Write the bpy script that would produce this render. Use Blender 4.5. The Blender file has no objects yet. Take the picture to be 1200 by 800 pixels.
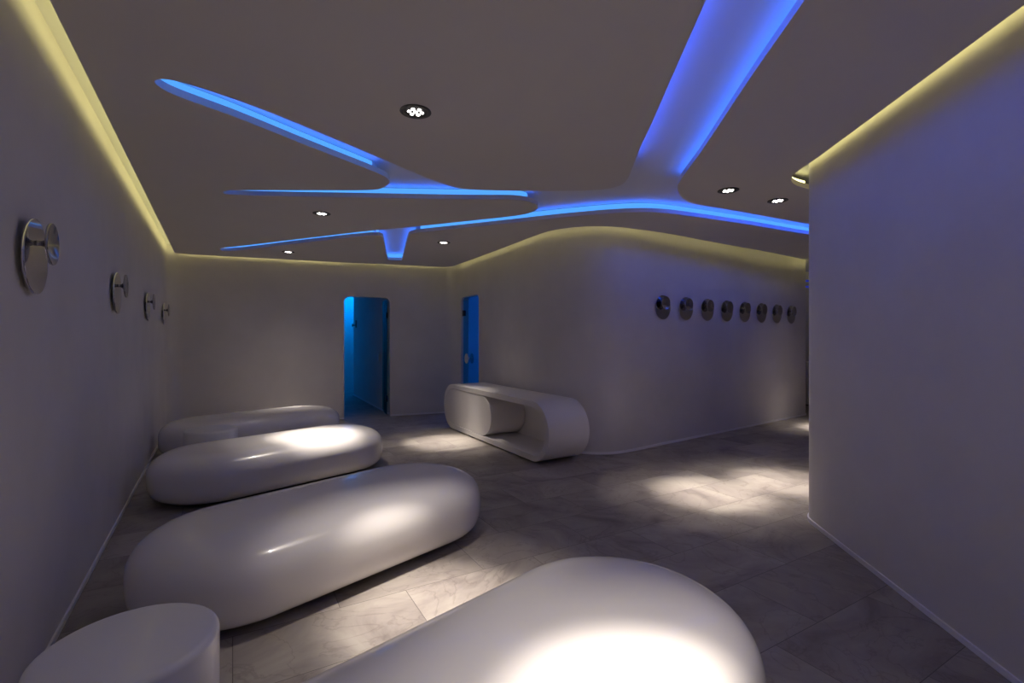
import bpy, bmesh, math, random
from mathutils import Vector, Matrix
from mathutils.geometry import tessellate_polygon

S = bpy.context.scene
C = S.collection
PI = math.pi
random.seed(4)

# ------------------------------------------------------------------ camera, world, exposure
EYE = 1.35
cam_data = bpy.data.cameras.new('camera')
cam = bpy.data.objects.new('camera', cam_data); C.objects.link(cam)
cam.location = (0, 0, EYE); cam.rotation_euler = (PI / 2, 0, 0)
cam_data.sensor_width = 36; cam_data.lens = 17.01; cam_data.shift_y = -5 / 1200
cam_data.clip_start = 0.02
S.camera = cam
world = bpy.data.worlds.new('world'); S.world = world; world.use_nodes = True
bg = world.node_tree.nodes['Background']
bg.inputs[0].default_value = (0.35, 0.3, 0.5, 1); bg.inputs[1].default_value = 0.0
S.view_settings.view_transform = 'Standard'; S.view_settings.look = 'None'
S.view_settings.exposure = 0.0; S.view_settings.gamma = 1
S.view_settings.use_curve_mapping = False
try:
    S.cycles.use_denoising = True
    S.cycles.max_bounces = 10; S.cycles.diffuse_bounces = 7; S.cycles.glossy_bounces = 5
    S.cycles.transparent_max_bounces = 12
    S.cycles.sample_clamp_indirect = 3.0
    S.cycles.use_light_tree = True
except Exception:
    pass

SPOT_W = 540.0         # watts of the core beam of one downlight
HALO_W = 110.0         # watts of the softer cone around it
FLOOD_W = 8.0          # watts of its wide spill
WARM = (1.0, 0.89, 0.79)
BLUE = (0.022, 0.10, 1.0)
BLUE_UP = 11.0
BLUE_BAND = 1.2
BLUE_NEAR = 12.0        # bands on the side turned away from the door
LIME = (1.0, 0.90, 0.36)
LIME_S = 5.0

H = 2.57               # underside of the hung ceiling
HT = 2.61              # its upper face
H2 = 2.69              # the ceiling above it

# ------------------------------------------------------------------ materials
def mat(name, color, rough=0.5, metal=0.0, coat=0.0, emis=None, strength=0.0, spec=0.5):
    m = bpy.data.materials.new(name); m.use_nodes = True
    b = m.node_tree.nodes['Principled BSDF']
    b.inputs['Base Color'].default_value = (*color, 1)
    b.inputs['Roughness'].default_value = rough
    b.inputs['Metallic'].default_value = metal
    b.inputs['Coat Weight'].default_value = coat
    b.inputs['Coat Roughness'].default_value = 0.08
    b.inputs['Specular IOR Level'].default_value = spec
    if emis:
        b.inputs['Emission Color'].default_value = (*emis, 1)
        b.inputs['Emission Strength'].default_value = strength
    return m

def plaster(name, c1, c2, rough=0.75, scale=1.6, bump=0.02):
    m = mat(name, c1, rough); nt = m.node_tree; N = nt.nodes; b = N['Principled BSDF']
    tc = N.new('ShaderNodeTexCoord')
    n1 = N.new('ShaderNodeTexNoise'); n1.inputs['Scale'].default_value = scale
    n1.inputs['Detail'].default_value = 8; n1.inputs['Roughness'].default_value = 0.6
    r = N.new('ShaderNodeValToRGB')
    r.color_ramp.elements[0].position = 0.32; r.color_ramp.elements[0].color = (*c1, 1)
    r.color_ramp.elements[1].position = 0.68; r.color_ramp.elements[1].color = (*c2, 1)
    n2 = N.new('ShaderNodeTexNoise'); n2.inputs['Scale'].default_value = 14
    n2.inputs['Detail'].default_value = 5
    bp = N.new('ShaderNodeBump'); bp.inputs['Strength'].default_value = 0.25
    bp.inputs['Distance'].default_value = bump
    L = nt.links.new
    L(tc.outputs['Object'], n1.inputs['Vector']); L(tc.outputs['Object'], n2.inputs['Vector'])
    L(n1.outputs['Fac'], r.inputs['Fac']); L(r.outputs['Color'], b.inputs['Base Color'])
    L(n2.outputs['Fac'], bp.inputs['Height']); L(bp.outputs['Normal'], b.inputs['Normal'])
    return m

def stone_floor():
    m = mat('stone_tiles', (0.3, 0.27, 0.25), 0.42); nt = m.node_tree; N = nt.nodes; L = nt.links.new
    b = N['Principled BSDF']
    tc = N.new('ShaderNodeTexCoord')
    mp = N.new('ShaderNodeMapping'); mp.inputs['Rotation'].default_value = (0, 0, math.radians(-30))
    L(tc.outputs['Object'], mp.inputs['Vector'])
    def brick(w, h, off):
        k = N.new('ShaderNodeTexBrick')
        k.inputs['Color1'].default_value = (0, 0, 0, 1); k.inputs['Color2'].default_value = (1, 1, 1, 1)
        k.inputs['Mortar'].default_value = (0.5, 0.5, 0.5, 1)
        k.inputs['Scale'].default_value = 1; k.inputs['Mortar Size'].default_value = 0.0016
        k.inputs['Mortar Smooth'].default_value = 0.1; k.inputs['Bias'].default_value = 0
        k.inputs['Brick Width'].default_value = w; k.inputs['Row Height'].default_value = h
        k.offset = off
        L(mp.outputs['Vector'], k.inputs['Vector'])
        return k
    k = brick(0.80, 0.42, 0.42)
    # every tile gets its own stretch of the veining
    sc = N.new('ShaderNodeVectorMath'); sc.operation = 'SCALE'; sc.inputs['Scale'].default_value = 37.0
    L(k.outputs['Color'], sc.inputs[0])
    ad = N.new('ShaderNodeVectorMath'); ad.operation = 'ADD'
    L(mp.outputs['Vector'], ad.inputs[0]); L(sc.outputs['Vector'], ad.inputs[1])
    n1 = N.new('ShaderNodeTexNoise'); n1.inputs['Scale'].default_value = 1.5; n1.inputs['Detail'].default_value = 9
    n1.inputs['Roughness'].default_value = 0.62; n1.inputs['Distortion'].default_value = 1.6
    L(ad.outputs['Vector'], n1.inputs['Vector'])
    r1 = N.new('ShaderNodeValToRGB')
    e = r1.color_ramp.elements
    e[0].position = 0.30; e[0].color = (0.17, 0.147, 0.137, 1)
    e[1].position = 0.62; e[1].color = (0.37, 0.338, 0.30, 1)
    x = e.new(0.46); x.color = (0.29, 0.258, 0.235, 1)
    L(n1.outputs['Fac'], r1.inputs['Fac'])
    # value of the whole tile
    hsv = N.new('ShaderNodeHueSaturation')
    mr = N.new('ShaderNodeMapRange'); mr.inputs['To Min'].default_value = 0.84; mr.inputs['To Max'].default_value = 1.12
    L(k.outputs['Color'], mr.inputs['Value']); L(mr.outputs['Result'], hsv.inputs['Value'])
    L(r1.outputs['Color'], hsv.inputs['Color'])
    # thin dark veins
    n2 = N.new('ShaderNodeTexNoise'); n2.inputs['Scale'].default_value = 1.7; n2.inputs['Detail'].default_value = 6
    n2.inputs['Distortion'].default_value = 2.4
    L(ad.outputs['Vector'], n2.inputs['Vector'])
    r2 = N.new('ShaderNodeValToRGB'); e = r2.color_ramp.elements
    e[0].position = 0.485; e[0].color = (1, 1, 1, 1); e[1].position = 0.515; e[1].color = (1, 1, 1, 1)
    x = e.new(0.5); x.color = (0.8, 0.78, 0.78, 1)
    L(n2.outputs['Fac'], r2.inputs['Fac'])
    mx = N.new('ShaderNodeMix'); mx.data_type = 'RGBA'; mx.blend_type = 'MULTIPLY'; mx.inputs[0].default_value = 1
    L(hsv.outputs['Color'], mx.inputs[6]); L(r2.outputs['Color'], mx.inputs[7])
    mj = N.new('ShaderNodeMix'); mj.data_type = 'RGBA'; mj.inputs[7].default_value = (0.10, 0.085, 0.078, 1)
    L(k.outputs['Fac'], mj.inputs[0]); L(mx.outputs[2], mj.inputs[6])
    L(mj.outputs[2], b.inputs['Base Color'])
    rr = N.new('ShaderNodeMapRange'); rr.inputs['To Min'].default_value = 0.36; rr.inputs['To Max'].default_value = 0.6
    L(n1.outputs['Fac'], rr.inputs['Value']); L(rr.outputs['Result'], b.inputs['Roughness'])
    bp = N.new('ShaderNodeBump'); bp.inputs['Strength'].default_value = 0.3; bp.inputs['Distance'].default_value = 0.003
    inv = N.new('ShaderNodeMath'); inv.operation = 'MULTIPLY_ADD'
    inv.inputs[1].default_value = -1.2
    L(k.outputs['Fac'], inv.inputs[0]); L(n1.outputs['Fac'], inv.inputs[2])
    L(inv.outputs[0], bp.inputs['Height']); L(bp.outputs['Normal'], b.inputs['Normal'])
    return m

def emitter(name, color, s):
    m = bpy.data.materials.new(name); m.use_nodes = True; nt = m.node_tree
    nt.nodes.clear()
    e = nt.nodes.new('ShaderNodeEmission'); o = nt.nodes.new('ShaderNodeOutputMaterial')
    e.inputs[0].default_value = (*color, 1); e.inputs[1].default_value = s
    nt.links.new(e.outputs[0], o.inputs[0])
    return m

def tinted_glass(name, tint, gloss=0.08):
    m = bpy.data.materials.new(name); m.use_nodes = True; nt = m.node_tree; nt.nodes.clear()
    t = nt.nodes.new('ShaderNodeBsdfTransparent'); t.inputs[0].default_value = (*tint, 1)
    g = nt.nodes.new('ShaderNodeBsdfGlossy'); g.inputs['Roughness'].default_value = 0.03
    x = nt.nodes.new('ShaderNodeMixShader'); x.inputs[0].default_value = gloss
    o = nt.nodes.new('ShaderNodeOutputMaterial')
    nt.links.new(t.outputs[0], x.inputs[1]); nt.links.new(g.outputs[0], x.inputs[2]); nt.links.new(x.outputs[0], o.inputs[0])
    return m

M = {
    'wall': plaster('wall_plaster', (0.66, 0.63, 0.61), (0.74, 0.71, 0.69), 0.7, 1.3, 0.004),
    'ceil': plaster('ceiling_plaster', (0.70, 0.66, 0.63), (0.73, 0.69, 0.66), 0.8, 0.8, 0.001),
    'upper': mat('recess_paint', (0.80, 0.80, 0.80), 0.8),
    'skirt': mat('skirting_paint', (0.85, 0.83, 0.86), 0.4),
    'floor': stone_floor(),
    'lacquer': mat('white_lacquer', (0.78, 0.755, 0.73), 0.26, coat=0.4),
    'lacquer2': mat('white_lacquer_table', (0.84, 0.83, 0.83), 0.30, coat=0.3),
    'desk': plaster('desk_lacquer', (0.82, 0.79, 0.76), (0.84, 0.81, 0.78), 0.3, 0.5, 0.0),
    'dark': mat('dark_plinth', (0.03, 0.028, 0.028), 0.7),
    'seam': mat('shadow_gap', (0.05, 0.045, 0.04), 0.8),
    'chrome': mat('polished_steel', (0.70, 0.69, 0.74), 0.05, 1.0),
    'chrome3': mat('dark_polished_steel', (0.45, 0.44, 0.48), 0.12, 1.0),
    'chrome2': mat('brushed_steel', (0.42, 0.41, 0.43), 0.22, 1.0),
    'trimring': mat('downlight_ring', (0.09, 0.085, 0.085), 0.35, 0.6),
    'can': mat('downlight_can', (0.03, 0.03, 0.03), 0.5),
    'petal': emitter('lamp_lens', (1.0, 0.93, 0.9), 9.0),
    'blue_up': emitter('blue_led_upward', BLUE, BLUE_UP),
    'blue_band': emitter('blue_led_band', (0.08, 0.34, 1.0), BLUE_BAND),
    'blue_near': emitter('blue_led_bright', BLUE, BLUE_NEAR),
    'blue_base': emitter('blue_led_base', (0.0, 0.12, 1.0), 0.7),
    'blue_dim': emitter('blue_reflection_glow', (0.03, 0.05, 0.6), 0.5),  # self-lit colour imitating blue reflections in the far passage
    'lime': emitter('lime_led', LIME, LIME_S),
    'glass': tinted_glass('teal_glass', (0.25, 0.55, 0.62)),
    'glass_blue': tinted_glass('blue_glass', (0.4, 0.8, 0.95), 0.06),
    'knob': mat('white_knob', (0.75, 0.73, 0.70), 0.35),
    'hinge': mat('hinge_metal', (0.05, 0.05, 0.055), 0.4, 0.7),
}

# ------------------------------------------------------------------ helpers
def obj(name, bm, m, parent=None, smooth=None, kind=None, label=None):
    me = bpy.data.meshes.new(name)
    bmesh.ops.recalc_face_normals(bm, faces=bm.faces)
    bm.to_mesh(me); bm.free()
    me.materials.append(m)
    if smooth is not None:
        me.shade_smooth() if hasattr(me, 'shade_smooth') else None
        try: me.set_sharp_from_angle(angle=math.radians(smooth))
        except Exception: pass
    o = bpy.data.objects.new(name, me); C.objects.link(o)
    if parent: o.parent = parent
    if kind: o['kind'] = kind
    if label: o['label'] = label
    return o

def tag(o, label, cat, group=None):
    o['label'] = label; o['category'] = cat
    if group: o['group'] = group
    return o

def thing(name, label, cat, loc=(0, 0, 0), rotz=0, group=None):
    o = bpy.data.objects.new(name, None); C.objects.link(o)
    o.location = loc; o.rotation_euler = (0, 0, rotz); o.empty_display_size = 0.1
    return tag(o, label, cat, group)

def dup(root, loc, rotz, label):
    r = root.copy(); C.objects.link(r); r.location = loc; r.rotation_euler = (0, 0, rotz)
    r['label'] = label
    for ch in list(root.children):
        c = ch.copy(); C.objects.link(c); c.parent = r
        for g in ch.children:
            d = g.copy(); C.objects.link(d); d.parent = c
    return r

def add_prism(bm, loops, fn0, fn1):
    """loops of 2D points (outer first, then holes); fn0/fn1 place a 2D point on the two faces"""
    polys = [[Vector((p[0], p[1], 0)) for p in lp] for lp in loops]
    tris = tessellate_polygon(polys)
    flat = [p for lp in loops for p in lp]
    a = [bm.verts.new(fn0(p)) for p in flat]; b = [bm.verts.new(fn1(p)) for p in flat]
    for t in tris:
        for vs, rev in ((a, False), (b, True)):
            f = [vs[i] for i in t]
            if rev: f = f[::-1]
            try: bm.faces.new(f)
            except ValueError: pass
    k = 0
    for lp in loops:
        n = len(lp)
        for i in range(n):
            j = (i + 1) % n
            bm.faces.new((a[k + i], a[k + j], b[k + j], b[k + i]))
        k += n

def normals2(pts, closed=False):
    """unit normals to the left of travel, with the mitre length"""
    out = []; n = len(pts)
    for i in range(n):
        p = Vector(pts[i]).to_2d()
        a = Vector(pts[(i - 1) % n]).to_2d() if closed or i > 0 else None
        b = Vector(pts[(i + 1) % n]).to_2d() if closed or i < n - 1 else None
        d1 = (p - a).normalized() if a is not None else (b - p).normalized()
        d2 = (b - p).normalized() if b is not None else d1
        n1 = Vector((-d1.y, d1.x)); n2 = Vector((-d2.y, d2.x))
        m = n1 + n2
        if m.length < 1e-4: m = n1
        m.normalize(); c = max(0.5, m.dot(n1))
        out.append(m / c)
    return out

def offset(pts, d, closed=False):
    return [(p[0] + n.x * d, p[1] + n.y * d) for p, n in zip(pts, normals2(pts, closed))]

def add_sweep(bm, pts, d, z0, z1):
    """a band between pts and its offset by d (left of travel), from z0 to z1"""
    q = offset(pts, d)
    lp = [(a, b) for a, b in zip(pts, q)]
    rows = [[bm.verts.new((a[0], a[1], z0)), bm.verts.new((a[0], a[1], z1)),
             bm.verts.new((b[0], b[1], z1)), bm.verts.new((b[0], b[1], z0))] for a, b in lp]
    for r, s in zip(rows, rows[1:]):
        for i in range(4):
            j = (i + 1) % 4
            bm.faces.new((r[i], r[j], s[j], s[i]))
    bm.faces.new(rows[0]); bm.faces.new(rows[-1][::-1])

def fillet(pts, radii, seg=10):
    """round the inner corners of a polyline; radii maps index to radius"""
    out = []
    for i, p in enumerate(pts):
        if i not in radii: out.append(tuple(p)); continue
        P = Vector(p); a = (Vector(pts[i - 1]) - P).normalized(); b = (Vector(pts[(i + 1) % len(pts)]) - P).normalized()
        ang = a.angle(b); r = radii[i]; t = r / math.tan(ang / 2)
        c = P + (a + b).normalized() * (r / math.sin(ang / 2))
        s = P + a * t; e = P + b * t
        a0 = math.atan2(s.y - c.y, s.x - c.x); a1 = math.atan2(e.y - c.y, e.x - c.x)
        da = (a1 - a0 + PI) % (2 * PI) - PI
        for k in range(seg + 1):
            x = a0 + da * k / seg
            out.append((c.x + r * math.cos(x), c.y + r * math.sin(x)))
    return out

def catmull(pts, closed=True, n=6):
    """pts: (x, y, flag); returns sampled points, the flag kept per segment"""
    out = []; N = len(pts)
    rng = range(N) if closed else range(N - 1)
    for i in rng:
        g = lambda k: Vector(pts[k % N][:2]) if closed else Vector(pts[min(max(k, 0), N - 1)][:2])
        p0, p1, p2, p3 = g(i - 1), g(i), g(i + 1), g(i + 2)
        t0 = 0; t1 = t0 + max(1e-4, (p1 - p0).length ** .5); t2 = t1 + max(1e-4, (p2 - p1).length ** .5)
        t3 = t2 + max(1e-4, (p3 - p2).length ** .5)
        for k in range(n):
            t = t1 + (t2 - t1) * k / n
            A1 = p0 * ((t1 - t) / (t1 - t0)) + p1 * ((t - t0) / (t1 - t0)) if t1 > t0 else p1
            A2 = p1 * ((t2 - t) / (t2 - t1)) + p2 * ((t - t1) / (t2 - t1))
            A3 = p2 * ((t3 - t) / (t3 - t2)) + p3 * ((t - t2) / (t3 - t2)) if t3 > t2 else p2
            B1 = A1 * ((t2 - t) / (t2 - t0)) + A2 * ((t - t0) / (t2 - t0))
            B2 = A2 * ((t3 - t) / (t3 - t1)) + A3 * ((t - t1) / (t3 - t1))
            q = B1 * ((t2 - t) / (t2 - t1)) + B2 * ((t - t1) / (t2 - t1))
            out.append((q.x, q.y, pts[i][2]))
    if not closed: out.append(tuple(pts[-1]))
    return out

def add_lathe(bm, prof, seg=48, mtx=None, cap=True):
    """prof: (r, z) rows about Z; poles with r == 0 become one vertex"""
    mtx = mtx or Matrix.Identity(4)
    rows = []
    for r, z in prof:
        if r < 1e-6: rows.append([bm.verts.new(mtx @ Vector((0, 0, z)))])
        else: rows.append([bm.verts.new(mtx @ Vector((r * math.cos(2 * PI * k / seg), r * math.sin(2 * PI * k / seg), z))) for k in range(seg)])
    for a, b in zip(rows, rows[1:]):
        for k in range(seg):
            j = (k + 1) % seg
            if len(a) == 1 and len(b) == 1: continue
            if len(a) == 1: bm.faces.new((a[0], b[k], b[j]))
            elif len(b) == 1: bm.faces.new((a[k], a[j], b[0]))
            else: bm.faces.new((a[k], a[j], b[j], b[k]))
    if cap:
        if len(rows[0]) > 1: bm.faces.new(rows[0])
        if len(rows[-1]) > 1: bm.faces.new(rows[-1])

def add_box(bm, c, s, rz=0):
    m = Matrix.Translation(c) @ Matrix.Rotation(rz, 4, 'Z') @ Matrix.Diagonal((s[0], s[1], s[2], 1))
    bmesh.ops.create_cube(bm, size=1, matrix=m)

# ------------------------------------------------------------------ plan of the room (x right, y into the room)
def LX(y): return -0.724 - 0.611 * y          # left wall
def RX(y): return 1.72 + 0.1287 * y           # right wall
YR = -1.6
C1 = Vector((-5.053, 7.086)); C2 = Vector((-0.990, 8.712))
uB = (C2 - C1).normalized(); uC = Vector((0.4508, -0.8926)); uL = Vector((-0.5214, 0.8533))
T = 0.14

def ribbon_panel(bm, p0, u, L, cuts, top):
    """a wall plane from p0 along u, L long, with rounded door notches (s0, s1, height, radius) from the floor"""
    nrm = Vector((-u.y, u.x))                  # left of travel = away from the room
    lp = [(0, 0)]
    for s0, s1, hh, r in cuts:
        lp.append((s0, 0))
        for k in range(9):
            a = PI - PI / 2 * k / 8; lp.append((s0 + r + r * math.cos(a), hh - r + r * math.sin(a)))
        for k in range(9):
            a = PI / 2 - PI / 2 * k / 8; lp.append((s1 - r + r * math.cos(a), hh - r + r * math.sin(a)))
        lp.append((s1, 0))
    lp += [(L, 0), (L, top), (0, top)]
    f0 = lambda p: (p0.x + u.x * p[0], p0.y + u.y * p[0], p[1])
    f1 = lambda p: (p0.x + u.x * p[0] + nrm.x * T, p0.y + u.y * p[0] + nrm.y * T, p[1])
    add_prism(bm, [lp], f0, f1)

# floor
bm = bmesh.new()
add_box(bm, (1.5, 5.5, -0.05), (15, 16, 0.1))
obj('floor', bm, M['floor'], kind='structure')
# ceiling above the hung ceiling
bm = bmesh.new()
add_box(bm, (1.5, 5.5, H2 + 0.05), (15, 16, 0.1))
obj('ceiling', bm, M['upper'], kind='structure')

# left wall with its rounded far corner
rc = 0.16
left_full = fillet([(LX(YR), YR), tuple(C1), tuple(C1 + uB * 0.6)], {1: rc})[:-1]
left_path = left_full
bm = bmesh.new(); add_sweep(bm, left_path, T, 0, H2)
obj('wall_left', bm, M['wall'], kind='structure', smooth=30)
Bs = Vector(left_path[-1])                     # where the back wall starts
# back wall
rc2 = 0.22
cor = fillet([tuple(C1), tuple(C2), tuple(C2 + uC * 1.0)], {1: rc2})
Be = Vector(cor[1]); Cs = Vector(cor[-2])
def hit(p, u, px):
    """distance along a wall to the sight line of a photo column"""
    t = (px - 600) / 567.0
    return (t * p.y - p.x) / (u.x - t * u.y)
d1 = (hit(Bs, uB, 403.3), hit(Bs, uB, 457.2), 2.03, 0.10)
bm = bmesh.new(); ribbon_panel(bm, Bs, uB, (Be - Bs).length, [d1], H2)
obj('wall_back', bm, M['wall'], kind='structure')
# wall in the middle: corner, door, long curve, straight run, corner into the passage
P1 = Vector((0.17, 6.415))
d2 = (hit(Cs, uC, 540.0), hit(Cs, uC, 561.0), 2.05, 0.10)
Lp = (P1 - Cs).length
bm = bmesh.new()
ribbon_panel(bm, Cs, (P1 - Cs).normalized(), Lp, [d2], H2)
add_sweep(bm, [tuple(p) for p in cor[1:-1]], T, 0, H2)
obj('wall_center', bm, M['wall'], kind='structure', smooth=30)
curve = catmull([(0.17, 6.415, 0), (0.40, 5.97, 0), (0.62, 5.73, 0), (0.86, 5.60, 0), (1.12, 5.585, 0), (1.36, 5.695, 0), (1.9, 6.084, 0),
                 (3.4, 7.167, 0)], closed=False, n=8)
cur = [(p[0], p[1]) for p in curve] + fillet([(3.4, 7.167), (5.10, 8.394), (5.55, 10.0)], {1: 0.08})[1:]
bm = bmesh.new(); add_sweep(bm, cur[:49], T, 0, H2)
obj('wall_curve', bm, M['wall'], kind='structure', smooth=30)
bm = bmesh.new(); add_sweep(bm, cur[48:], T, 0, H2)
obj('wall_passage_side', bm, M['wall'], kind='structure', smooth=30)
# right wall with its rounded nose
nose_in = fillet([(RX(YR), YR), (RX(3.655), 3.655), (RX(3.655) + 1.0, 3.655 + 0.32), (8.0, 5.7)], {1: 0.26}, 16)
bm = bmesh.new(); add_sweep(bm, nose_in, -T, 0, H2)
obj('wall_right', bm, M['wall'], kind='structure', smooth=30)
bm = bmesh.new(); add_box(bm, ((LX(YR) + RX(YR)) / 2, YR - 0.07, H2 / 2), (RX(YR) - LX(YR) + 0.3, 0.14, H2))
obj('wall_rear', bm, M['wall'], kind='structure')
bm = bmesh.new(); add_box(bm, (6.8, 9.97, H2 / 2), (3.2, 0.14, H2))
obj('wall_far', bm, M['wall'], kind='structure')
bm = bmesh.new(); add_box(bm, (8.07, 7.8, H2 / 2), (0.14, 4.5, H2))
obj('wall_east', bm, M['wall'], kind='structure')
# passage behind the open door, cabin behind the shut one
nB = Vector((-uB.y, uB.x)); nC = Vector((-uC.y, uC.x))
hl = Bs + uB * (d1[0] - 0.25) + nB * T; hr = Bs + uB * (d1[1] + 0.02) + nB * T
hf = Vector((-3.70, 11.30)); F = Vector((-4.16, 12.35))
bm = bmesh.new(); add_sweep(bm, [tuple(hf), tuple(hr)], T, 0, H2)
obj('wall_passage_right', bm, M['wall'], kind='structure')
bm = bmesh.new(); add_sweep(bm, [tuple(hl), tuple(F - uB * 1.5), tuple(F + uB * 1.55), tuple(hr + uB * 0.3)], T, 0, H2)
obj('wall_passage_end', bm, M['wall'], kind='structure')
bm = bmesh.new(); add_sweep(bm, [(-0.93, 8.95), (-1.9, 10.4), (1.5, 10.4), (1.5, 7.2), (0.2, 6.7)], T, 0, H2)
obj('wall_cabin', bm, M['wall'], kind='structure')

# baseboards: a thin pale skirting at the foot of the walls
def skirting(name, pts, sgn=-1):
    bm = bmesh.new(); add_sweep(bm, pts, sgn * 0.010, 0.0, 0.028)
    obj(name, bm, M['skirt'], kind='structure', smooth=30)
skirting('baseboard_left', left_path)
skirting('baseboard_back', [tuple(Bs), tuple(Bs + uB * d1[0])])
skirting('baseboard_back_right', [tuple(Bs + uB * d1[1]), tuple(Be)] )
skirting('baseboard_corner', [tuple(p) for p in cor[1:-1]] + [tuple(Cs + uC * d2[0])])
skirting('baseboard_center', [tuple(Cs + uC * d2[1])] + cur)
skirting('baseboard_right', nose_in, 1)
skirting('baseboard_passage', [tuple(hf), tuple(hr)])

# ------------------------------------------------------------------ hung ceiling with branching recess
def cp(px, py):
    y = 567.0 * (H - EYE) / (395.0 - py)
    return ((px - 600) * y / 567.0, y)
back_edge = [cp(402, 307.5), cp(470, 310.4), cp(505, 312.2), cp(520, 313), cp(530, 312), cp(541, 308.2), cp(560, 301.5), cp(600, 286.5), cp(625, 277),
             cp(642, 271.3), cp(660, 267.8), cp(680, 265.8), cp(702, 265.2), cp(724, 266), cp(750, 269), cp(780, 273.2), cp(840, 284.4), cp(944, 302.6)]
be = [(p[0], p[1]) for p in catmull([(*p, 0) for p in back_edge], closed=False, n=5)]
corner = (-4.917, 7.06)
nose_edge = [cp(960, 183.3), cp(947.5, 192), cp(938, 198.3), cp(931.5, 203.2), cp(927.5, 208.4), cp(928.6, 214), cp(935, 217.8), cp(947.5, 221.4)]
ne = [(p[0], p[1]) for p in catmull([(*p, 0) for p in reversed(nose_edge)], closed=False, n=5)]
XL0 = (0.313 + 0.0, -1.5); XR0 = (1.651 - 0.193, -1.5)
outer_left = [XL0] + fillet([XL0, corner, back_edge[0]], {1: 0.07}, 5)[1:-1]
far_run = [(5.6, 8.62), (7.9, 9.8)]
east_run = [(7.9, 5.9), (3.2, 4.30)]
outer = outer_left + be + far_run + east_run + ne + [XR0]

hp = [  # recess outline, photo columns and rows of its lower edge, flag = strip light along the next stretch
    (181, 95.5, 1), (186, 93, 1), (192.5, 92.7, 1), (209.5, 95.6, 1), (294.5, 123.5, 1), (388, 161, 1), (456, 189.6, 1), (486, 202.5, 1), (515.5, 214, 0),
    (530, 218.8, 0), (545, 221.4, 0), (575, 222.8, 0), (633, 223.6, 0), (690, 223, 0), (714, 220.8, 0), (728, 216.5, 0), (735, 210, 0), (740, 199, 'L'),
    (750, 174, 'L'), (763.5, 145, 'L'), (795, 73, 'L'), (827.5, 0, 'L'),
    ('w', 0.56, 0.3, 'L'), ('w', 0.43, -1.05, 0), ('w', 0.50, -1.13, 0), ('w', 0.64, -1.13, 0), ('w', 0.71, -1.05, 'R'), ('w', 0.88, 0.3, 'R'),
    (943, 0, 'R'), (880, 90, 'R'), (820, 180, 'R'), (798, 210, 'R'), (794, 220, 0), (796.5, 228, 0), (803, 234.5, 0), (812, 238.3, 'A'), (850, 244.8, 'A'),
    (900, 253.8, 'A'), (948, 262.5, 'A'), ('w', 4.9, 6.10, 0), ('w', 5.05, 6.22, 0), ('w', 5.0, 6.40, 'B'), (948, 274.6, 'B'), (880, 263.4, 'B'), (810, 253.2, 'B'), (780, 249.6, 'B'),
    (756, 248.4, 'B'), (720, 249.6, 'B'), (660, 254.6, 'B'), (600, 261, 'B'), (560, 265.2, 'B'), (510, 270.4, 'B'), (487, 273.0, 0),
    (480.5, 274.6, 0), (478.4, 277.5, 'N'), (474.6, 291, 'N'), (471.4, 303.3, 'N'), (470.4, 304.6, 'N'), (455.6, 304.3, 'N'), (454.4, 303, 'N'), (449.6, 281, 0), (447.8, 277, 0), (443, 275.8, 'C'),
    (362.5, 283.4, 'C'), (277.5, 293.2, 'C'), (262, 293.6, 'C'), (258, 291.6, 0), (262, 290.2, 0), (277.5, 288.6, 0), (362.5, 278.6, 0), (430.5, 270.6, 0), (481.5, 265.8, 0), (560, 257.6, 0),
    (595, 253.8, 0), (612, 251.4, 0), (624, 248.2, 0), (630.5, 243.6, 0), (627, 238.9, 'D'), (618, 235.8, 'D'), (604, 233.9, 'D'), (590, 233.5, 'D'), (554, 233.4, 'D'),
    (447.5, 231.7, 'D'), (277.5, 228.3, 'D'), (264, 227.1, 'D'), (261.5, 225.2, 0), (265, 223.7, 0), (277.5, 223.0, 0), (380, 222.8, 0), (430.5, 222.6, 0), (444, 221.4, 0),
    (453, 217.8, 0), (456.6, 213, 0), (453, 208, 0), (446, 204.2, 'E'), (436, 200.0, 'E'), (362.5, 171.5, 'E'), (277.5, 137.8, 'E'), (201, 109.5, 'E'), (186, 101, 'E')]
hw = [((p[1], p[2]) if p[0] == 'w' else cp(p[0], p[1])) + (p[-1],) for p in hp]
hole3 = catmull(hw, closed=True, n=6)
hole = [(p[0], p[1]) for p in hole3]
bm = bmesh.new()
add_prism(bm, [outer, hole], lambda p: (p[0], p[1], H), lambda p: (p[0], p[1], HT))
hung = obj('ceiling', bm, M['ceil'], kind='structure')
area = sum(a[0] * b[1] - b[0] * a[1] for a, b in zip(hole, hole[1:] + hole[:1]))
OUT = -1 if area > 0 else 1                    # sign that moves the outline out over the slab

def ribbon(bm, pts, z0, z1):
    v = [(bm.verts.new((p[0], p[1], z0)), bm.verts.new((p[0], p[1], z1))) for p in pts]
    for a, b in zip(v, v[1:]): bm.faces.new((a[0], b[0], b[1], a[1]))
back_off = offset(hole, OUT * 0.095, True)
bm = bmesh.new(); ribbon(bm, back_off + back_off[:1], HT, H2)
obj('recess_sides', bm, M['upper'], parent=hung)

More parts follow.
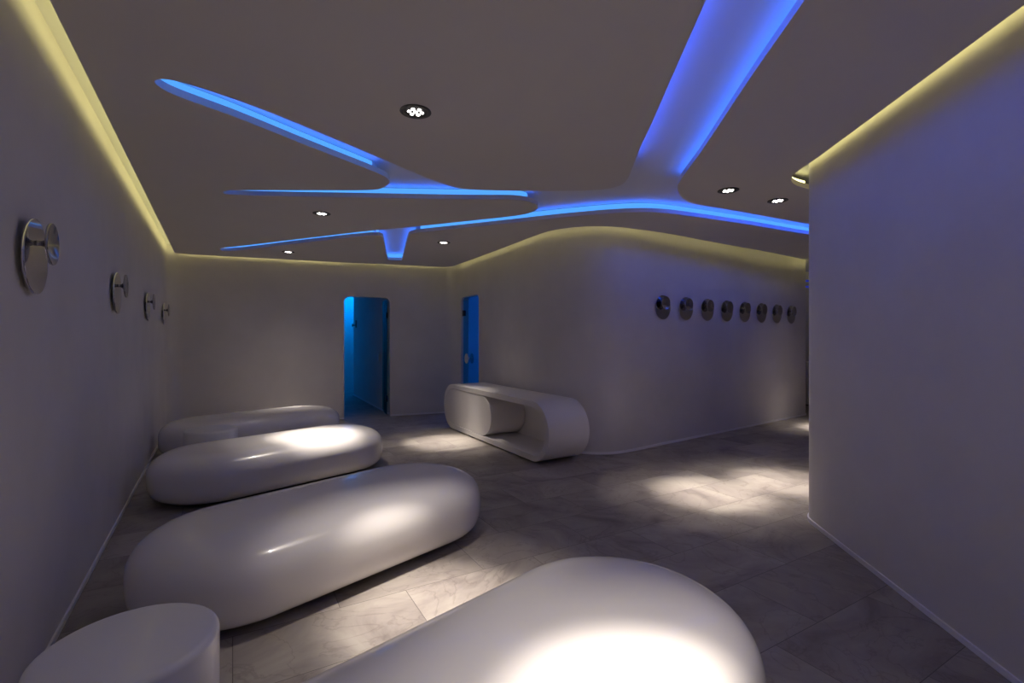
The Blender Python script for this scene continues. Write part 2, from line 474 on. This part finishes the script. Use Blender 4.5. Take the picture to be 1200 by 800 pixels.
# blue strip lights standing on the ledge of the recess
strip_off = offset(hole, OUT * 0.080, True)
up_off = offset(hole, OUT * 0.045, True); up_off2 = offset(hole, OUT * 0.060, True)
runs = {}
for i, p in enumerate(hole3):
    if p[2]: runs.setdefault(p[2], []).append(i)
blue_labels = {
    1: 'blue strip light along the near edge of the longest left ceiling branch', 'E': 'blue strip light along the far edge of the longest left ceiling branch',
    'L': 'blue strip light on the left side of the wide ceiling channel', 'R': 'blue strip light on the right side of the wide ceiling channel',
    'A': 'blue strip light on the near side of the ceiling branch running to the right wall',
    'B': 'long bright blue strip light on the far side of the right ceiling branch',
    'N': 'short blue strip light at the end of the small ceiling notch', 'C': 'blue strip light in the farthest, lowest left ceiling branch',
    'D': 'blue strip light in the middle left ceiling branch'}
n = len(hole)
for key, idx in runs.items():
    idx = idx + [(idx[-1] + 1) % n]
    root = thing('strip_light', blue_labels[key], 'strip light', (hole[idx[0]][0], hole[idx[0]][1], HT), 0, 'blue strip lights in the ceiling recess')
    o = Vector((hole[idx[0]][0], hole[idx[0]][1]))
    loc = lambda q: (q[0] - o.x, q[1] - o.y)
    bm = bmesh.new(); ribbon(bm, [loc(strip_off[i]) for i in idx], 0.003, 0.070)
    obj('lit_band', bm, M['blue_near' if key == 'A' else 'blue_up' if key == 'L' else 'blue_band'], parent=root)
    bm = bmesh.new()
    v = [(bm.verts.new((*loc(up_off[i]), 0.006)), bm.verts.new((*loc(up_off2[i]), 0.006))) for i in idx]
    for a, b in zip(v, v[1:]): bm.faces.new((a[0], b[0], b[1], a[1]))
    obj('lit_tape', bm, M['blue_up'], parent=root)

# lime strip lights on the rim of the hung ceiling, washing the tops of the walls
def lime(path, side, label, back=0.030):
    q = offset(path, side * back)
    o = Vector(path[0])
    root = thing('strip_light', label, 'strip light', (o.x, o.y, HT), 0, 'lime strip lights around the ceiling rim')
    bm = bmesh.new()
    ribbon(bm, [(a[0] - o.x, a[1] - o.y) for a in q], 0.004, 0.034 if back < 0.04 else 0.026)
    obj('lit_tape', bm, M['lime'], parent=root)
    bm = bmesh.new(); add_sweep(bm, [(p[0] - o.x, p[1] - o.y) for p in offset(path, side * (back + 0.003))], side * 0.006, 0.0, 0.038)
    obj('carrier', bm, M['upper'], parent=root)
lime(outer_left + [be[0]], -1, 'yellow-green strip light along the rim above the left wall')
lime(be + far_run, -1, 'yellow-green strip light along the rim above the back and curved walls', 0.062)
lime(ne + [XR0], -1, 'yellow-green strip light along the rim above the right wall')

# ------------------------------------------------------------------ white lounge plinths
def superpt(t, n):
    c, s = math.cos(t), math.sin(t)
    return abs(c) ** (2 / n), math.copysign(abs(s) ** (2 / n), s)
def lounger(loc, rz, label):
    L, W, Tk, ri, rb, nn, zb = 2.06, 0.98, 0.40, 0.30, 0.115, 2.7, 0.035
    zc = zb + (Tk - zb) * 0.45; R = W / 2
    prof = []
    for k in range(29):
        t = -PI / 2 + PI * k / 28
        c, s = superpt(t, nn)
        prof.append(((1 - c) * (ri if s > 0 else rb), zc + (Tk - zc) * s if s > 0 else zc + (zc - zb) * s))
    bm = bmesh.new(); seg = 96; rows = []
    for ins, z in prof:
        r = R - ins; row = []
        for k in range(seg):
            a = 2 * PI * (k + .5) / seg
            row.append(bm.verts.new(((1 if math.cos(a) > 0 else -1) * (L / 2 - R) + r * math.cos(a), r * math.sin(a), z)))
        rows.append(row)
    for a, b in zip(rows, rows[1:]):
        for k in range(seg):
            j = (k + 1) % seg; bm.faces.new((a[k], a[j], b[j], b[k]))
    # gently crowned top and flat bottom
    r = R - ri; prev = rows[-1]
    for f in (0.66, 0.33):
        row = [bm.verts.new(((1 if math.cos(2 * PI * (k + .5) / seg) > 0 else -1) * (L / 2 - R) + r * f * math.cos(2 * PI * (k + .5) / seg),
                             r * f * math.sin(2 * PI * (k + .5) / seg), Tk + 0.002 * (1 - f))) for k in range(seg)]
        for k in range(seg):
            j = (k + 1) % seg; bm.faces.new((prev[k], prev[j], row[j], row[k]))
        prev = row
    bm.faces.new(prev); bm.faces.new(rows[0])
    t = thing('lounge_bench', label, 'lounge bench', loc, rz, 'white lounge benches along the left wall')
    obj('seat', bm, M['lacquer'], parent=t, smooth=60)
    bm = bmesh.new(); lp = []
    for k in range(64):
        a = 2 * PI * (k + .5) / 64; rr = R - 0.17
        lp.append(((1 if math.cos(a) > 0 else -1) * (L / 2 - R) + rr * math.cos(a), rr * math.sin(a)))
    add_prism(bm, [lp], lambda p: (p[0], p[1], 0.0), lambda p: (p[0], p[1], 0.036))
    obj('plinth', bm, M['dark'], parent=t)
    return t
ang = lambda a: PI / 2 - a
b1 = lounger((-1.071, 2.965, 0), ang(.732), 'white pill-shaped lounge bench, second from the camera, beside the near round table')
dup(b1, (-0.006, 1.394, 0), ang(.795), 'white pill-shaped lounge bench nearest the camera, cut by the bottom of the frame')
dup(b1, (-2.206, 4.602, 0), ang(.729), 'white pill-shaped lounge bench, third from the camera, lit on its right end')
dup(b1, (-3.194, 6.085, 0), ang(.738), 'white pill-shaped lounge bench farthest from the camera, in front of the back wall')

# round side tables
def table(loc, label):
    t = thing('side_table', label, 'side table', loc, 0, 'round white side tables')
    bm = bmesh.new(); R = 0.238; Ht = 0.42; prof = [(R - 0.012, 0.012), (R - 0.002, 0.016), (R, 0.026)]
    for k in range(9):
        a = PI / 2 * k / 8; prof.append((R - 0.022 + 0.022 * math.cos(a), Ht - 0.022 + 0.022 * math.sin(a)))
    add_lathe(bm, prof, 72)
    obj('drum', bm, M['lacquer2'], parent=t, smooth=40)
    bm = bmesh.new(); add_lathe(bm, [(R - 0.03, 0), (R - 0.03, 0.014)], 48)
    obj('foot', bm, M['dark'], parent=t)
    return t
t1 = table((-1.168, 1.474, 0), 'white round side table at the lower left corner, nearest the camera')
dup(t1, (-3.07, 4.94, 0), 0, 'white round side table between the two farthest lounge benches')

# ------------------------------------------------------------------ loop-shaped desk
def stadium(x0, x1, z0, z1, seg=24):
    r = (z1 - z0) / 2; zc = (z0 + z1) / 2; lp = []
    for k in range(seg + 1):
        a = -PI / 2 + PI * k / seg; lp.append((x1 - r + r * math.cos(a), zc + r * math.sin(a)))
    for k in range(seg + 1):
        a = PI / 2 + PI * k / seg; lp.append((x0 + r + r * math.cos(a), zc + r * math.sin(a)))
    return lp
desk = thing('console_table', 'white loop-shaped console with a pill-shaped cabinet inside, against the curved wall', 'console table', (-1.036, 7.35, 0), math.atan2(-.863, .504))
DL, DH, DD, th = 2.80, 0.665, 0.53, 0.065
bm = bmesh.new()
add_prism(bm, [stadium(0, DL, 0.018, DH), stadium(th, DL - th, 0.018 + th, DH - th)], lambda p: (p[0], 0, p[1]), lambda p: (p[0], DD, p[1]))
sh = obj('loop_shell', bm, M['desk'], parent=desk, smooth=35)
bv = sh.modifiers.new('bevel', 'BEVEL'); bv.width = 0.004; bv.segments = 2; bv.limit_method = 'ANGLE'; bv.angle_limit = math.radians(60)
bm = bmesh.new()
add_prism(bm, [stadium(th + 0.004, 1.53, 0.018 + th + 0.004, DH - th - 0.004)], lambda p: (p[0], 0.004, p[1]), lambda p: (p[0], DD - 0.03, p[1]))
sh = obj('cabinet', bm, M['desk'], parent=desk, smooth=35)
bv = sh.modifiers.new('bevel', 'BEVEL'); bv.width = 0.006; bv.segments = 3; bv.limit_method = 'ANGLE'; bv.angle_limit = math.radians(60)
bm = bmesh.new()
add_prism(bm, [stadium(th - 0.001, DL - th + 0.001, 0.018 + th - 0.001, DH - th + 0.001)], lambda p: (p[0], DD - 0.028, p[1]), lambda p: (p[0], DD - 0.004, p[1]))
obj('back_panel', bm, M['desk'], parent=desk)
bm = bmesh.new(); add_box(bm, (DL / 2, DD / 2, 0.0095), (DL - 0.75, DD - 0.08, 0.019))
obj('foot', bm, M['dark'], parent=desk)

# ------------------------------------------------------------------ chrome disc hooks
def hook(loc, rz, R, label, group):
    """local -Y points into the room"""
    t = thing('wall_hook', label, 'wall hook', loc, rz, group)
    rot = Matrix.Rotation(PI / 2, 4, 'X')      # +Z of the lathe to -Y
    bm = bmesh.new()
    add_lathe(bm, [(R * 0.9, 0.018), (R * 0.99, 0.018), (R, 0.020), (R, 0.026), (R * 0.993, 0.028), (0, 0.028)], 64, rot)
    obj('plate', bm, M['chrome'], parent=t, smooth=30)
    bm = bmesh.new(); add_lathe(bm, [(0.05, 0), (0.05, 0.019)], 32, rot)
    obj('wall_mount', bm, M['dark'], parent=t)
    up = Matrix.Translation((0, 0, 0.052)) @ rot
    bm = bmesh.new(); add_lathe(bm, [(0.014, 0.026), (0.0105, 0.030), (0.010, 0.040), (0.013, 0.048), (0.022, 0.055), (0.03, 0.058), (0.03, 0.061)], 32, up)
    obj('stem', bm, M['chrome2'], parent=t, smooth=50)
    bm = bmesh.new(); add_lathe(bm, [(0.03, 0.058), (0.062, 0.063), (0.080, 0.067), (0.082, 0.072), (0.080, 0.076), (0.070, 0.073), (0.035, 0.066), (0, 0.064)], 48, up)
    obj('knob', bm, M['chrome3'], parent=t, smooth=50)
    return t
rzL = math.atan2(0.8533, -0.5214)              # left wall: into-room normal (.853,.521) must be local -Y
rzL = math.atan2(0.521, 0.853) + PI / 2
labL = ['large chrome disc hook on the left wall, nearest the camera', 'chrome disc hook on the left wall, second from the camera',
        'chrome disc hook on the left wall, third from the camera', 'small chrome disc hook on the left wall, farthest from the camera']
h0 = None
for k in range(4):
    y = 1.85 + 1.54 * k; loc = (LX(y), y, 1.66)
    if h0 is None: h0 = hook(loc, rzL, 0.145, labL[0], 'disc hooks on the left wall')
    else: dup(h0, loc, rzL, labL[k])
rzC = math.atan2(0.722, 1.0)
order = ['leftmost', 'second from the left', 'third from the left', 'fourth from the left', 'fourth from the right', 'third from the right', 'second from the right', 'rightmost']
h1 = None
for k in range(8):
    x = 1.87 + 0.392 * k; loc = (x, 4.712 + .722 * x, 1.725)
    lab = 'chrome disc hook in the row on the curved wall, ' + order[k]
    if h1 is None: h1 = hook(loc, rzC, 0.150, lab, 'row of disc hooks on the curved wall')
    else: dup(h1, loc, rzC, lab)

# ------------------------------------------------------------------ downlights
def downlight(loc, label):
    t = thing('downlight', label, 'ceiling light', loc, 0, 'round recessed downlights')
    bm = bmesh.new(); add_lathe(bm, [(0.060, 0.0), (0.083, 0.0), (0.084, -0.004), (0.078, -0.007), (0.064, -0.006), (0.060, 0.0)], 48, cap=False)
    obj('ring', bm, M['trimring'], parent=t, smooth=40)
    bm = bmesh.new(); add_lathe(bm, [(0, -0.001), (0.064, -0.001), (0.066, -0.004), (0.058, -0.0035), (0, -0.002)], 48, cap=False)
    obj('reflector', bm, M['can'], parent=t, smooth=40)
    for k in range(7):
        bm = bmesh.new()
        a = 2 * PI * k / 6 + 0.3; r = 0.034 if k < 6 else 0.0
        mt = Matrix.Translation((r * math.cos(a), r * math.sin(a), 0))
        add_lathe(bm, [(0.0100, -0.003), (0.0100, -0.006), (0, -0.0075)], 20, mt, cap=False)
        obj('lamp_lens', bm, M['petal'], parent=t)
    ld = bpy.data.lights.new('beam', 'SPOT'); ld.energy = SPOT_W; ld.color = WARM
    ld.spot_size = math.radians(27); ld.spot_blend = 1.0; ld.shadow_soft_size = 0.035
    o = bpy.data.objects.new('beam', ld); C.objects.link(o); o.parent = t; o.location = (0, 0, -0.05)
    ld = bpy.data.lights.new('halo', 'SPOT'); ld.energy = HALO_W; ld.color = WARM
    ld.spot_size = math.radians(48); ld.spot_blend = 1.0; ld.shadow_soft_size = 0.035
    o = bpy.data.objects.new('halo', ld); C.objects.link(o); o.parent = t; o.location = (0, 0, -0.05)
    ld = bpy.data.lights.new('spill', 'SPOT'); ld.energy = FLOOD_W; ld.color = WARM
    ld.spot_size = math.radians(95); ld.spot_blend = 1.0; ld.shadow_soft_size = 0.04
    o = bpy.data.objects.new('spill', ld); C.objects.link(o); o.parent = t; o.location = (0, 0, -0.05)
    return t
spots = [((-0.521, 2.615), 'round downlight with six-petal lamps, largest and nearest in the ceiling'),
         ((-1.876, 4.77), 'round downlight between the middle and farthest left blue branches'),
         ((-3.20, 6.92), 'small downlight below the farthest blue branch, leftmost of all'),
         ((-0.879, 6.23), 'small downlight to the right of the small blue ceiling notch'),
         ((1.797, 4.02), 'downlight right of the wide blue channel, left one of the right-hand pair'),
         ((2.373, 4.32), 'downlight beside the right wall, right one of the right-hand pair'),
         ((4.78, 7.15), 'downlight hidden behind the right wall over the far passage'),
         ((0.36, 1.16), 'downlight above the nearest bench, out of the frame')]
aims = {0: (0.12, -0.20), 4: (-0.07, 0.16), 5: (0.18, 0.20), 1: (-0.05, -0.05)}    # the lamps are tilted a little in their gimbals
dl = None
for i, ((x, y), lab) in enumerate(spots):
    if dl is None: d = dl = downlight((x, y, H), lab)
    else: d = dup(dl, (x, y, H), 0, lab)
    ax, ay = aims.get(i, (0, 0))
    for ch in d.children:
        if ch.type == 'LIGHT': ch.rotation_euler = Vector((ax, ay, -H)).to_track_quat('-Z', 'Y').to_euler()

# ------------------------------------------------------------------ doors
def door_empty(name, loc, rz):
    o = bpy.data.objects.new(name, None); C.objects.link(o); o.location = loc; o.rotation_euler = (0, 0, rz); o['kind'] = 'structure'
    return o
def rounded(w, h, r):
    lp = [(0, 0.008), (w, 0.008)]
    for k in range(9):
        a = PI / 2 * k / 8; lp.append((w - r + r * math.cos(a), h - r + r * math.sin(a)))
    for k in range(9):
        a = PI / 2 + PI / 2 * k / 8; lp.append((r + r * math.cos(a), h - r + r * math.sin(a)))
    return lp
def glass_door(name, loc, rz, w, h, glass, hinge_x, knob_x, hinge_side=-1):
    d = door_empty(name, loc, rz)
    bm = bmesh.new(); add_prism(bm, [rounded(w, h, 0.09)], lambda p: (p[0], -0.005, p[1]), lambda p: (p[0], 0.005, p[1]))
    g = obj('glass_pane', bm, glass, parent=d)
    for s in (-1, 1):
        bm = bmesh.new(); mt = Matrix.Translation((knob_x, s * 0.005, 0.985)) @ Matrix.Rotation(PI / 2 if s < 0 else -PI / 2, 4, 'X')
        add_lathe(bm, [(0.018, 0), (0.014, 0.008), (0.014, 0.03), (0.06, 0.036), (0.085, 0.040), (0.086, 0.048), (0.07, 0.053), (0, 0.055)], 40, mt)
        obj('door_knob', bm, M['knob'], parent=d, smooth=40)
    for z in (0.28, h - 0.27):
        bm = bmesh.new(); add_box(bm, (hinge_x, 0, z), (0.075, 0.034, 0.10))
        obj('hinge', bm, M['hinge'], parent=d)
    return d
# open door: leaf folded back against the passage wall
hx = Bs + uB * (d1[1] - 0.035) + nB * (T + 0.03)
du = Vector((-0.385, 0.923)).normalized()
glass_door('door_1', (hx.x, hx.y, 0), math.atan2(du.y, du.x), 0.80, 2.0, M['glass'], 0.03, 0.72)
# shut door
hx = Cs + uC * (d2[0] + 0.006) + nC * 0.045
glass_door('door_2', (hx.x, hx.y, 0), math.atan2(uC.y, uC.x), d2[1] - d2[0] - 0.012, 2.042, M['glass_blue'], 0.04, 0.28)

# passage: small dark hook on the wall, blue lamps
uh = (hr - hf).normalized(); nh = Vector((uh.y, -uh.x))     # points into the passage
p = hf + uh * 0.34 
t = thing('coat_hook', 'small black hook on the wall inside the doorway', 'hook', (p.x, p.y, 1.62), math.atan2(uh.y, uh.x))
bm = bmesh.new(); add_box(bm, (0, -0.01, 0.03), (0.07, 0.02, 0.17)); obj('plate', bm, M['hinge'], parent=t)
bm = bmesh.new(); add_lathe(bm, [(0.012, 0), (0.012, 0.05), (0.035, 0.06), (0.035, 0.075), (0, 0.08)], 20, Matrix.Translation((0, -0.02, 0)) @ Matrix.Rotation(PI / 2, 4, 'X')); obj('peg', bm, M['hinge'], parent=t, smooth=40)

def area(name, loc, target, sx, sy, power, color, parent=None):
    ld = bpy.data.lights.new(name, 'AREA'); ld.shape = 'RECTANGLE'; ld.size = sx; ld.size_y = sy; ld.energy = power; ld.color = color
    o = bpy.data.objects.new(name, ld); C.objects.link(o); o.location = loc
    d = Vector(target) - Vector(loc); o.rotation_euler = d.to_track_quat('-Z', 'Y').to_euler()
    return o
# blue ceiling washers: in the passage and in the cabin
area('passage_lamp', (-3.62, 11.92, 2.45), (-4.25, 12.25, 1.7), 0.12, 0.5, 17.0, (0.0, 0.25, 1.0))
area('cabin_lamp', (0.2, 9.2, 2.6), (0.0, 9.3, 0), 1.2, 0.6, 17.0, (0.0, 0.22, 1.0))

# far end of the side passage: a strip of a counter and two glowing bars standing in for blue reflections
ct = thing('counter', 'pale counter just showing past the far end of the curved wall', 'counter', (6.6, 9.64, 0))
bm = bmesh.new(); add_box(bm, (0, 0, 0.43), (1.6, 0.34, 0.80)); obj('body', bm, M['lacquer2'], parent=ct)
bm = bmesh.new(); add_box(bm, (0, -0.01, 0.845), (1.64, 0.38, 0.03)); obj('worktop', bm, M['skirt'], parent=ct)
bm = bmesh.new(); add_box(bm, (0, 0.02, 0.015), (1.5, 0.28, 0.03)); obj('plinth', bm, M['dark'], parent=ct)
for z, lab in ((2.50, 'upper thin glowing bar standing in for a blue reflection on the far passage wall'), (2.38, 'lower thin glowing bar standing in for a blue reflection on the far passage wall')):
    t = thing('strip_light', lab, 'strip light', (6.3, 9.90, z), 0, 'stand-in blue reflections in the far passage')
    bm = bmesh.new(); add_box(bm, (0, -0.008, 0), (1.8, 0.016, 0.03)); obj('lit_band', bm, M['blue_dim'], parent=t)
